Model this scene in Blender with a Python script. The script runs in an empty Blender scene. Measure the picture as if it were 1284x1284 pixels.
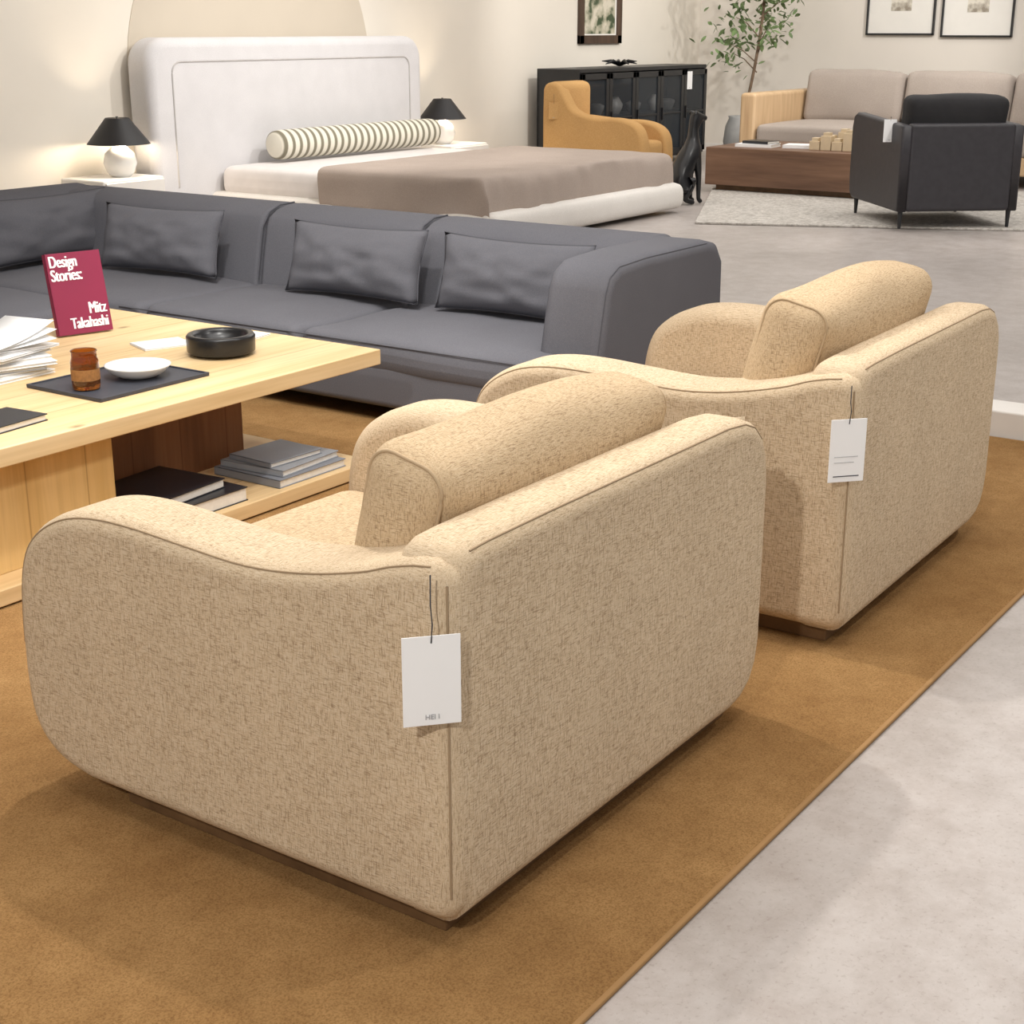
import bpy, math, random
from mathutils import Vector, Matrix
random.seed(7)
S=bpy.context.scene
S.view_settings.view_transform='Standard'
COL=bpy.context.collection
def srgb(r,g,b):
    f=lambda c:(c/255/12.92) if c/255<=.04045 else ((c/255+.055)/1.055)**2.4
    return (f(r),f(g),f(b),1)
# ---------------------------------------------------------------- materials
def base_mat(name):
    m=bpy.data.materials.new(name);m.use_nodes=True
    nt=m.node_tree;b=nt.nodes["Principled BSDF"];return m,nt,b
def N(nt,t,**k):
    n=nt.nodes.new(t)
    for a,v in k.items(): setattr(n,a,v)
    return n
def coords(nt,scale,rot=(0,0,0)):
    tc=N(nt,"ShaderNodeTexCoord");mp=N(nt,"ShaderNodeMapping")
    mp.inputs["Scale"].default_value=scale;mp.inputs["Rotation"].default_value=rot
    nt.links.new(tc.outputs["Object"],mp.inputs[0]);return mp
def noise(nt,scale3,sc=1.0,detail=2,rough=.5):
    mp=coords(nt,scale3);n=N(nt,"ShaderNodeTexNoise");n.inputs["Scale"].default_value=sc
    n.inputs["Detail"].default_value=detail;n.inputs["Roughness"].default_value=rough
    nt.links.new(mp.outputs[0],n.inputs["Vector"]);return n
def ramp(nt,src,stops):
    r=N(nt,"ShaderNodeValToRGB");e=r.color_ramp.elements
    e[0].position,e[0].color=stops[0];e[1].position,e[1].color=stops[-1]
    for p,c in stops[1:-1]:
        x=e.new(p);x.color=c
    nt.links.new(src,r.inputs[0]);return r
def mixc(nt,a,b,fac,mode='MIX'):
    m=N(nt,"ShaderNodeMix",data_type='RGBA',blend_type=mode)
    for i,s in ((6,a),(7,b)):
        if isinstance(s,tuple): m.inputs[i].default_value=s
        else: nt.links.new(s,m.inputs[i])
    if isinstance(fac,(int,float)): m.inputs[0].default_value=fac
    else: nt.links.new(fac,m.inputs[0])
    return m.outputs[2]
def bump(nt,b,h,strength,dist=.003):
    n=N(nt,"ShaderNodeBump");n.inputs["Strength"].default_value=strength;n.inputs["Distance"].default_value=dist
    nt.links.new(h,n.inputs["Height"]);nt.links.new(n.outputs[0],b.inputs["Normal"])
def plain(name,c,rough=.6,var=.06,sc=8,bs=0,metal=0,emis=None,es=0):
    m,nt,b=base_mat(name);n=noise(nt,(1,1,1),sc,3)
    lo=tuple(x*(1-var) for x in c[:3])+(1,);hi=tuple(min(1,x*(1+var)) for x in c[:3])+(1,)
    r=ramp(nt,n.outputs[0],[(.35,lo),(.65,hi)]);nt.links.new(r.outputs[0],b.inputs["Base Color"])
    b.inputs["Roughness"].default_value=rough;b.inputs["Metallic"].default_value=metal
    if bs: bump(nt,b,n.outputs[0],bs)
    if emis:
        b.inputs["Emission Color"].default_value=emis;b.inputs["Emission Strength"].default_value=es
    return m
def tweed(name,base,dark,light,fine=480,coarse=55,amt=.5,bs=.4,th=.34,directional=True):
    m,nt,b=base_mat(name)
    ns=[noise(nt,tuple(coarse if i==j else fine for j in range(3)),1,1.5,.6) for i in range(3)]
    g=noise(nt,(1,1,1),5,3)
    tc=N(nt,"ShaderNodeTexCoord");sx=N(nt,"ShaderNodeSeparateXYZ");nt.links.new(tc.outputs["Normal"],sx.inputs[0])
    wt=[]
    for i in range(3):
        ab=N(nt,"ShaderNodeMath",operation='ABSOLUTE');nt.links.new(sx.outputs[i],ab.inputs[0])
        s1=N(nt,"ShaderNodeMath",operation='SUBTRACT');s1.inputs[0].default_value=1.0;nt.links.new(ab.outputs[0],s1.inputs[1])
        wt.append(s1.outputs[0])
    def mulf(o,k,w):
        q=N(nt,"ShaderNodeMath",operation='MULTIPLY');nt.links.new(o,q.inputs[0]);q.inputs[1].default_value=k
        if not directional: return q.outputs[0]
        q2=N(nt,"ShaderNodeMath",operation='MULTIPLY');nt.links.new(q.outputs[0],q2.inputs[0]);nt.links.new(w,q2.inputs[1]);return q2.outputs[0]
    col=base
    for n,w in zip(ns,wt):
        rl=ramp(nt,n.outputs[0],[(.53,(0,0,0,1)),(.64,(1,1,1,1))]);col=mixc(nt,col,light,mulf(rl.outputs[0],.6,w))
    for n,w in zip(ns,wt):
        rd=ramp(nt,n.outputs[0],[(th,(1,1,1,1)),(th+.10,(0,0,0,1))]);col=mixc(nt,col,dark,mulf(rd.outputs[0],amt,w))
    gr=ramp(nt,g.outputs[0],[(.3,(.94,.94,.94,1)),(.7,(1.0,1.0,1.0,1))])
    col=mixc(nt,col,gr.outputs[0],1.0,'MULTIPLY')
    nt.links.new(col,b.inputs["Base Color"]);b.inputs["Roughness"].default_value=.95
    b.inputs["Specular IOR Level"].default_value=.2
    ad=N(nt,"ShaderNodeMath",operation='ADD');nt.links.new(ns[0].outputs[0],ad.inputs[0]);nt.links.new(ns[2].outputs[0],ad.inputs[1])
    bump(nt,b,ad.outputs[0],bs,.002);return m
def wood(name,c1,c2,c3,axis=0,knots=True,rough=.5,fine=60,planks=0):
    m,nt,b=base_mat(name)
    s=[9,9,9];s[axis]=.8;s2=[fine]*3;s2[axis]=3
    a=noise(nt,tuple(s),1,4,.55);f=noise(nt,tuple(s2),1,3)
    r=ramp(nt,a.outputs[0],[(.3,c1),(.5,c2),(.72,c3)])
    rf=ramp(nt,f.outputs[0],[(.35,(.91,.89,.86,1)),(.6,(1,1,1,1))])
    col=mixc(nt,r.outputs[0],rf.outputs[0],1,'MULTIPLY')
    if knots:
        k=[4,4,4];k[axis]=2.2;mp=coords(nt,tuple(k));v=N(nt,"ShaderNodeTexVoronoi");v.inputs["Scale"].default_value=1
        nt.links.new(mp.outputs[0],v.inputs[0]);rk=ramp(nt,v.outputs["Distance"],[(.02,(.8,.8,.8,1)),(.08,(0,0,0,1))])
        col=mixc(nt,col,tuple(x*.35 for x in c1[:3])+(1,),rk.outputs[0])
    if planks:
        mp=coords(nt,(1,1,1));sp=N(nt,"ShaderNodeSeparateXYZ");nt.links.new(mp.outputs[0],sp.inputs[0])
        w=N(nt,"ShaderNodeMath",operation='PINGPONG');w.inputs[1].default_value=planks/2
        nt.links.new(sp.outputs[1 if axis==0 else 0],w.inputs[0])
        rp=ramp(nt,w.outputs[0],[(0.0,(.6,.54,.48,1)),(.004,(1,1,1,1))])
        col=mixc(nt,col,rp.outputs[0],1,'MULTIPLY')
    nt.links.new(col,b.inputs["Base Color"]);b.inputs["Roughness"].default_value=rough
    bump(nt,b,f.outputs[0],.15,.001);return m
M={}
M['chair']=tweed("oat_tweed",srgb(208,186,155),srgb(134,108,82),srgb(224,206,180),fine=560,coarse=70,amt=.5)
M['cush']=tweed("oat_tweed_cushion",srgb(199,174,140),srgb(122,96,70),srgb(217,196,165),fine=560,coarse=70,amt=.55)
M['pipe']=plain("oat_piping",srgb(186,162,130),.9)
M['seam']=plain("dark_stitching",srgb(156,134,106),.9)
M['sofa']=tweed("charcoal_fabric",srgb(105,105,111),srgb(90,90,96),srgb(119,119,125),600,250,.35,.2)
M['sofapipe']=plain("charcoal_piping",srgb(86,86,92),.9)
M['pine']=wood("pine_wood",srgb(214,180,130),srgb(224,194,146),srgb(233,206,162),0,True,.5,70,.24)
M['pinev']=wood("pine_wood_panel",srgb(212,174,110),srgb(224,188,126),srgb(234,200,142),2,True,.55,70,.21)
M['pineshade']=wood("pine_panel_shade_tint",srgb(122,82,52),srgb(142,98,64),srgb(156,110,74),2,False,.6,70,.21)  # same pine, with the shade under the tabletop put into the colour
M['plinth']=wood("oak_plinth",srgb(84,60,36),srgb(106,78,50),srgb(122,92,60),0,False)
M['walnut']=wood("mid_walnut",srgb(94,68,52),srgb(118,88,68),srgb(136,104,82),1,False,.5,60,.0)
M['dframe']=wood("dark_frame_wood",srgb(60,44,36),srgb(76,58,46),srgb(90,68,54),2,False,.5,60,.0)
M['honey']=wood("honey_oak",srgb(186,154,118),srgb(202,172,134),srgb(212,182,146),2,False)
M['block']=plain("beech_blocks",srgb(210,190,158),.6)
M['wall']=plain("cream_plaster",srgb(232,225,213),.85,.012,2,.05)
M['wall2']=plain("cream_plaster_shade",srgb(231,224,214),.85,.012,2,.05)
M['arch']=plain("beige_paint",srgb(208,197,180),.85,.015,2)
M['ceil']=plain("ceiling_white",srgb(235,232,226),.9,.02)
M['white']=plain("white_card",srgb(245,245,245),.6,.01)
M['ceram']=plain("white_ceramic",srgb(240,238,234),.25,.02)
M['linen']=tweed("light_linen",srgb(216,214,215),srgb(200,198,199),srgb(228,226,227),400,120,.3,.15)
M['linpipe']=plain("linen_piping",srgb(188,184,182),.9)
M['bedwhite']=tweed("white_boucle",srgb(228,224,218),srgb(208,203,197),srgb(240,236,230),200,150,.3,.3)
M['sheet']=plain("pale_sheet",srgb(226,221,219),.9,.03)
M['taupe']=tweed("taupe_coverlet",srgb(172,158,148),srgb(154,141,131),srgb(186,172,162),400,150,.3,.15)
M['rtaupe']=tweed("taupe_upholstery",srgb(168,157,148),srgb(148,137,128),srgb(182,171,162),250,120,.3,.2)
M['mustard']=tweed("mustard_fabric",srgb(198,156,102),srgb(176,136,84),srgb(210,170,116),250,120,.3,.2)
M['black']=plain("black_leather",srgb(50,48,52),.5,.1,20)
M['blackfab']=plain("black_cushion_fabric",srgb(30,29,31),.85,.1,20)
M['blackpaint']=plain("black_paint",srgb(34,35,37),.4,.05)
M['gloss']=plain("black_bronze",srgb(26,26,28),.3,.1)
M['slate']=plain("slate_tray",srgb(58,60,68),.5,.1,12)
M['shade']=plain("black_lamp_shade",srgb(28,27,29),.5,.05)
M['leaf']=plain("green_leaf",srgb(108,130,84),.5,.3,20)
M['bark']=plain("grey_bark",srgb(120,100,80),.8,.2,20)
M['potm']=plain("grey_stone_pot",srgb(160,160,158),.7,.06,12)
M['magenta']=plain("magenta_cover",srgb(134,32,66),.5,.03)
M['page']=plain("paper_pages",srgb(226,221,212),.8,.04,60)
M['greyb']=plain("grey_book_cover",srgb(128,132,140),.5,.05)
M['greyb2']=plain("light_grey_book_cover",srgb(150,154,160),.5,.05)
M['slateb']=plain("dark_book_cover",srgb(34,36,42),.35,.05)
M['ink']=plain("dark_ink",srgb(70,70,74),.6,.02)
M['greyink']=plain("grey_print",srgb(170,170,172),.6,.02)
M['mat']=plain("cream_picture_mat",srgb(238,235,228),.7,.01)
M['drawer']=plain("white_lacquer",srgb(232,228,222),.4,.02)
m,nt,b=base_mat("amber_glass");b.inputs["Base Color"].default_value=srgb(176,108,44);b.inputs["Roughness"].default_value=.05;b.inputs["Transmission Weight"].default_value=.85;M['amber']=m
M['wax']=plain("amber_wax",srgb(122,76,34),.4,.1)
M['klabel']=plain("kraft_label",srgb(150,104,56),.7,.15,120)
m,nt,b=base_mat("dark_glass");b.inputs["Base Color"].default_value=srgb(60,66,72);b.inputs["Roughness"].default_value=.05;b.inputs["Alpha"].default_value=.35;M['glass']=m
m,nt,b=base_mat("warm_bulb");b.inputs["Base Color"].default_value=(1,.9,.7,1);b.inputs["Emission Color"].default_value=(1,.82,.55,1);b.inputs["Emission Strength"].default_value=12;M['bulb']=m
m,nt,b=base_mat("striped_ticking");mp=coords(nt,(1,1,1));sp=N(nt,"ShaderNodeSeparateXYZ");nt.links.new(mp.outputs[0],sp.inputs[0])
w=N(nt,"ShaderNodeMath",operation='PINGPONG');w.inputs[1].default_value=.043;nt.links.new(sp.outputs[0],w.inputs[0])
r=ramp(nt,w.outputs[0],[(.014,srgb(128,122,104)),(.022,srgb(226,221,206))]);nt.links.new(r.outputs[0],b.inputs["Base Color"]);b.inputs["Roughness"].default_value=.9;M['stripe']=m
m,nt,b=base_mat("botanical_print");n=noise(nt,(6,6,6),1,3);r=ramp(nt,n.outputs[0],[(.42,srgb(70,84,60)),(.5,srgb(176,172,150)),(.6,srgb(216,208,190))])
nt.links.new(r.outputs[0],b.inputs["Base Color"]);b.inputs["Roughness"].default_value=.3;M['botan']=m
m,nt,b=base_mat("sketch_print");n=noise(nt,(9,9,9),1,4);r=ramp(nt,n.outputs[0],[(.4,srgb(150,140,125)),(.6,srgb(228,222,208))])
nt.links.new(r.outputs[0],b.inputs["Base Color"]);M['sketch']=m
# concrete
m,nt,b=base_mat("polished_concrete")
n1=noise(nt,(1,1,1),1.3,6,.6);n2=noise(nt,(1,1,1),90,4,.7);n3=noise(nt,(1,1,1),8,8,.75)
r1=ramp(nt,n1.outputs[0],[(.3,srgb(170,163,158)),(.7,srgb(192,185,181))])
r2=ramp(nt,n2.outputs[0],[(.34,(.70,.65,.62,1)),(.44,(1,1,1,1))]);r3=ramp(nt,n3.outputs[0],[(.35,(.82,.79,.77,1)),(.6,(1.0,1.0,1.0,1))])
c=mixc(nt,r1.outputs[0],r2.outputs[0],.55,'MULTIPLY');c=mixc(nt,c,r3.outputs[0],1,'MULTIPLY')
nt.links.new(c,b.inputs["Base Color"]);b.inputs["Roughness"].default_value=.38;M['conc']=m
# brown rug
m,nt,b=base_mat("tobacco_carpet")
n1=noise(nt,(1,1,1),2.2,5,.6);n2=noise(nt,(1,1,1),260,3,.7);n3=noise(nt,(1,1,1),14,4,.6)
r1=ramp(nt,n1.outputs[0],[(.3,srgb(148,112,70)),(.7,srgb(174,138,92))])
r2=ramp(nt,n2.outputs[0],[(.32,(.54,.48,.42,1)),(.58,(1,1,1,1))]);r3=ramp(nt,n3.outputs[0],[(.3,(.84,.82,.80,1)),(.7,(1,1,1,1))])
c=mixc(nt,r1.outputs[0],r2.outputs[0],.85,'MULTIPLY');c=mixc(nt,c,r3.outputs[0],1,'MULTIPLY')
nt.links.new(c,b.inputs["Base Color"]);b.inputs["Roughness"].default_value=1;b.inputs["Specular IOR Level"].default_value=.1;bump(nt,b,n2.outputs[0],.6,.004);M['rug']=m
m,nt,b=base_mat("ivory_shag")
n2=noise(nt,(1,1,1),28,4,.7);r=ramp(nt,n2.outputs[0],[(.35,srgb(164,158,150)),(.6,srgb(208,203,196))]);nt.links.new(r.outputs[0],b.inputs["Base Color"]);b.inputs["Roughness"].default_value=1;bump(nt,b,n2.outputs[0],.9,.02);M['shag']=m
M['binding']=plain("rug_binding",srgb(156,120,76),.9)
# ---------------------------------------------------------------- geometry helpers
def mk(vs,fs,smooth=True):
    me=bpy.data.meshes.new("geometry");me.from_pydata([tuple(v) for v in vs],[],fs);me.validate();me.update()
    import bmesh
    bm=bmesh.new();bm.from_mesh(me);bmesh.ops.remove_doubles(bm,verts=bm.verts,dist=1e-6);bmesh.ops.recalc_face_normals(bm,faces=bm.faces);bm.to_mesh(me);bm.free()
    for p in me.polygons:p.use_smooth=smooth
    return me
def xf(me,mat):
    me.transform(mat);return me
def join(*ms):
    vs=[];fs=[]
    for m in ms:
        o=len(vs);vs+= [v.co.copy() for v in m.vertices];fs+=[[i+o for i in p.vertices] for p in m.polygons]
    me=bpy.data.meshes.new("geometry");me.from_pydata([tuple(v) for v in vs],[],fs);me.update()
    for p in me.polygons:p.use_smooth=True
    return me
from mathutils import noise as mn
def rbox(x0,x1,y0,y1,z0,z1,r=.01,puff=(0,0,0),k=3,m=6,wob=0):
    c=Vector(((x0+x1)/2,(y0+y1)/2,(z0+z1)/2));h=[(x1-x0)/2,(y1-y0)/2,(z1-z0)/2]
    r=min(r,*[a*.98 for a in h])
    if max(puff)==0 and wob==0: m=1
    def ax(H):
        a=[-H+r*(1-math.cos(math.pi/2*i/k)) *1.0 for i in range(k)]+[-H+r+(2*H-2*r)*i/m for i in range(m+1)]
        return a+[-x for x in a[:k]][::-1]
    A=[ax(H) for H in h];vs=[];fs=[]
    def P(p):
        q=[max(-(h[i]-r),min(h[i]-r,p[i])) for i in range(3)];d=Vector([p[i]-q[i] for i in range(3)])
        v=Vector(q)
        if d.length>0:v=v+d.normalized()*r
        n=[v[i]/h[i] for i in range(3)]
        o=v.copy()
        for i in range(3):
            if puff[i]:
                j,l=[t for t in range(3) if t!=i]
                o[i]+=puff[i]*(n[i])*max(0,1-n[j]**2)*max(0,1-n[l]**2)
        if wob:
            o+=mn.noise_vector((v+c)*4)*wob
        return o+c
    for i in range(3):
        j,l=[t for t in range(3) if t!=i]
        for s in (-1,1):
            o=len(vs)
            for a in A[j]:
                for b_ in A[l]:
                    p=[0,0,0];p[i]=s*h[i];p[j]=a;p[l]=b_;vs.append(P(p))
            nb=len(A[l])
            for a in range(len(A[j])-1):
                for b_ in range(nb-1):
                    fs.append([o+a*nb+b_,o+(a+1)*nb+b_,o+(a+1)*nb+b_+1,o+a*nb+b_+1])
    return mk(vs,fs)
def pnormals(prof):
    n=len(prof);nr=[]
    for i in range(n):
        p=Vector(prof[i-1]);q=Vector(prof[(i+1)%n]);c=Vector(prof[i])
        d1=(c-p).normalized();d2=(q-c).normalized();n1=Vector((d1.y,-d1.x));n2=Vector((d2.y,-d2.x))
        s=(n1+n2);s=s.normalized() if s.length>1e-6 else n1
        nr.append(s/max(.5,s.dot(n1)))
    return nr
def ccw(prof):
    n=len(prof);ar=sum(prof[i][0]*prof[(i+1)%n][1]-prof[(i+1)%n][0]*prof[i][1] for i in range(n))
    return prof[::-1] if ar<0 else prof
def rprism(prof,a0,a1,r,axis='x',k=5):
    prof=ccw(prof);n=len(prof);nr=pnormals(prof)
    rings=[]
    for i in range(k+1):
        t=math.pi/2*i/k;rings.append((r*(1-math.sin(t)),a0+r*(1-math.cos(t))))
    rings+=[(q[0],a1-(q[1]-a0)) for q in rings[::-1]]
    vs=[];fs=[]
    for ins,a in rings:
        for i in range(n):
            c=Vector(prof[i])-nr[i]*ins
            vs.append({'x':(a,c.x,c.y),'y':(c.x,a,c.y),'z':(c.x,c.y,a)}[axis])
    for k2 in range(len(rings)-1):
        for i in range(n):
            j=(i+1)%n;fs.append([k2*n+i,k2*n+j,(k2+1)*n+j,(k2+1)*n+i])
    fs.append(list(range(n)));fs.append([(len(rings)-1)*n+i for i in range(n)])
    return mk(vs,fs)
def rimline(prof,a0,sgn,r,axis,keep):
    prof=ccw(prof);nr=pnormals(prof);out=[]
    e=r*(1-math.sin(math.pi/4))
    for i,p in enumerate(prof):
        if not keep(p): continue
        c=Vector(p)-nr[i]*e;a=a0+sgn*e
        out.append({'x':(a,c.x,c.y),'y':(c.x,a,c.y)}[axis])
    return out
def catmull(pts,sub=5,closed=False):
    out=[];n=len(pts)
    for i in range(n if closed else n-1):
        p=[Vector(pts[(i+o)%n] if closed else pts[max(0,min(n-1,i+o))]) for o in (-1,0,1,2)]
        for s in range(sub):
            t=s/sub;out.append(.5*((2*p[1])+(-p[0]+p[2])*t+(2*p[0]-5*p[1]+4*p[2]-p[3])*t*t+(-p[0]+3*p[1]-3*p[2]+p[3])*t**3))
    if not closed: out.append(Vector(pts[-1]))
    return out
def tube(pts,r,closed=False,seg=8):
    pts=[Vector(p) for p in pts];n=len(pts);vs=[];fs=[]
    rr=r if isinstance(r,(list,tuple)) else [r]*n
    up=Vector((0,0,1))
    for i,p in enumerate(pts):
        a=pts[i-1] if (i>0 or closed) else p;b_=pts[(i+1)%n] if (i<n-1 or closed) else p
        t=(b_-a).normalized()
        u=t.cross(up)
        if u.length<.05: u=t.cross(Vector((1,0,0)))
        u.normalize();w_=u.cross(t).normalized()
        for s in range(seg):
            an=2*math.pi*s/seg;vs.append(p+(u*math.cos(an)+w_*math.sin(an))*rr[i])
    for i in range(n if closed else n-1):
        j=(i+1)%n
        for s in range(seg):
            s2=(s+1)%seg;fs.append([i*seg+s,i*seg+s2,j*seg+s2,j*seg+s])
    if not closed:
        fs.append(list(range(seg)));fs.append([(n-1)*seg+s for s in range(seg)])
    return mk(vs,fs)
def lathe(prof,cx,cy,cz=0,seg=40):
    vs=[];fs=[];n=len(prof)
    for r_,z in prof:
        for s in range(seg):
            a=2*math.pi*s/seg;vs.append((cx+max(r_,1e-5)*math.cos(a),cy+max(r_,1e-5)*math.sin(a),cz+z))
    for i in range(n-1):
        for s in range(seg):
            s2=(s+1)%seg;fs.append([i*seg+s,i*seg+s2,(i+1)*seg+s2,(i+1)*seg+s])
    return mk(vs,fs)
def pillow(w,h,t,n=22,seed=0):
    vs=[];fs=[]
    for side in (-1,1):
        o=len(vs)
        for i in range(n+1):
            for j in range(n+1):
                u=-1+2*i/n;v=-1+2*j/n
                th=((1-abs(u)**2.6)*(1-abs(v)**2.2))**.5 if abs(u)<1 and abs(v)<1 else 0
                x=u*w/2*(1-.05*(1-v*v));z=v*h/2*(1-.10*(1-u*u))
                wr=mn.noise(Vector((u*2+seed,v*2,side)))*.016*th+mn.noise(Vector((u*5+seed,v*3,side+4)))*.018*th
                vs.append((x,side*(t/2*th)+wr,z))
        for i in range(n):
            for j in range(n):
                a=o+i*(n+1)+j;fs.append([a,a+1,a+n+2,a+n+1])
    return mk(vs,fs)
def pillow_edge(w,h,r):
    P=[];n=14
    def pt(u,v): return (u*w/2*(1-.05*(1-v*v)),0,v*h/2*(1-.10*(1-u*u)))
    for i in range(n): P.append(pt(-1+2*i/n,-1))
    for i in range(n): P.append(pt(1,-1+2*i/n))
    for i in range(n): P.append(pt(1-2*i/n,1))
    for i in range(n): P.append(pt(-1,1-2*i/n))
    return tube(P,r,True,6)
def rrect_loop(hx,hz,r,y,k=6):
    out=[]
    for cx,cz,a0 in ((hx-r,hz-r,0),(-hx+r,hz-r,90),(-hx+r,-hz+r,180),(hx-r,-hz+r,270)):
        for i in range(k+1):
            a=math.radians(a0+90*i/k);out.append((cx+r*math.cos(a),y,cz+r*math.sin(a)))
    return out
def textmesh(body,size,align='LEFT',bold=.0,space=1.0,depth=.0006):
    cu=bpy.data.curves.new("lettering","FONT");cu.body=body;cu.size=size;cu.align_x=align;cu.offset=bold;cu.extrude=depth;cu.space_line=space
    o=bpy.data.objects.new("lettering",cu);COL.objects.link(o);bpy.context.view_layer.update()
    me=bpy.data.meshes.new_from_object(o.evaluated_get(bpy.context.evaluated_depsgraph_get()))
    bpy.data.objects.remove(o);bpy.data.curves.remove(cu);return me
def fin(o,mesh,mat):
    mesh.materials.clear();mesh.materials.append(mat)
def meta(o,label,cat,group=None,kind=None):
    if label:o["label"]=label
    if cat:o["category"]=cat
    if group:o["group"]=group
    if kind:o["kind"]=kind
class Thing:
    def __init__(s,name,loc,label,cat,rot=0,group=None,kind=None):
        s.o=bpy.data.objects.new(name,None);COL.objects.link(s.o);s.o.empty_display_size=.1
        s.o.location=loc;s.o.rotation_euler=(0,0,rot);s.mw=Matrix.Translation(loc)@Matrix.Rotation(rot,4,'Z')
        meta(s.o,label,cat,group,kind)
    def add(s,name,mesh,mat,local=False,parent=None,label=None,wn=True):
        if not local: mesh.transform(s.mw.inverted())
        o=bpy.data.objects.new(name,mesh);COL.objects.link(o);fin(o,mesh,mat)
        o.parent=parent or s.o
        if label:o["label"]=label
        if wn:
            q=o.modifiers.new("wn","WEIGHTED_NORMAL");q.keep_sharp=True
        return o
def solo(name,mesh,mat,loc,label,cat,group=None,kind=None,wn=True):
    mesh.transform(Matrix.Translation(-Vector(loc)));o=bpy.data.objects.new(name,mesh);COL.objects.link(o);fin(o,mesh,mat);o.location=loc
    meta(o,label,cat,group,kind)
    if wn:
        q=o.modifiers.new("wn","WEIGHTED_NORMAL");q.keep_sharp=True
    return o
def struct(name,mesh,mat):
    o=bpy.data.objects.new(name,mesh);COL.objects.link(o);fin(o,mesh,mat);o["kind"]="structure";return o
def bx(x0,x1,y0,y1,z0,z1):
    vs=[(x,y,z) for x in (x0,x1) for y in (y0,y1) for z in (z0,z1)]
    return mk(vs,[[0,1,3,2],[4,6,7,5],[0,4,5,1],[2,3,7,6],[0,2,6,4],[1,5,7,3]],False)
# ---------------------------------------------------------------- room
WY=9.35;WX=17.6
struct("floor",bx(-3,WX+.2,-7,WY+.2,-.1,0),M['conc'])
struct("wall_back",bx(-3,WX+.2,WY,WY+.2,0,3.8),M['wall'])
struct("wall_right",bx(WX,WX+.2,-7,WY,0,3.8),M['wall2'])
struct("ceiling",bx(-3,WX+.2,-7,WY+.2,3.8,3.9),M['ceil'])
struct("baseboard_back",bx(-3,WX,WY-.015,WY,0,.1),M['drawer'])
struct("baseboard_right",bx(WX-.015,WX,-7,WY,0,.1),M['drawer'])
cx,cz,rr=9.68,1.15,1.45
pr=[(cx+rr*math.cos(t),max(.1,cz+rr*math.sin(t))) for t in [2*math.pi*i/96 for i in range(96)]]
struct("trim_1",rprism(pr,WY-.006,WY+.01,.001,'y'),M['arch'])
# ---------------------------------------------------------------- rugs
rug=Thing("area_rug",(2.6,3.6,0),"tobacco-brown wool area rug under armchairs and table","rug")
rug.add("pile",rbox(-1.5,5.6,1.055,7.6,.0005,.010,.003),M['rug'])
rug.add("binding",join(rbox(-1.5,5.6,1.048,1.060,.0005,.011,.004),rbox(5.595,5.608,1.048,7.6,.0005,.011,.004)),M['binding'],label="woven edge binding")
d=Vector((.909,.416));w_=Vector((.416,-.909));A=Vector((10.8,5.72))
cs=[A,A+w_*3.6,A+w_*3.6+d*2.9,A+d*2.9]
solo("shag_rug",rprism([tuple(c) for c in cs],.0005,.02,.006,'z'),M['shag'],(12.5,4.6,0),"ivory textured shag rug under black armchair and low table","rug")
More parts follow.
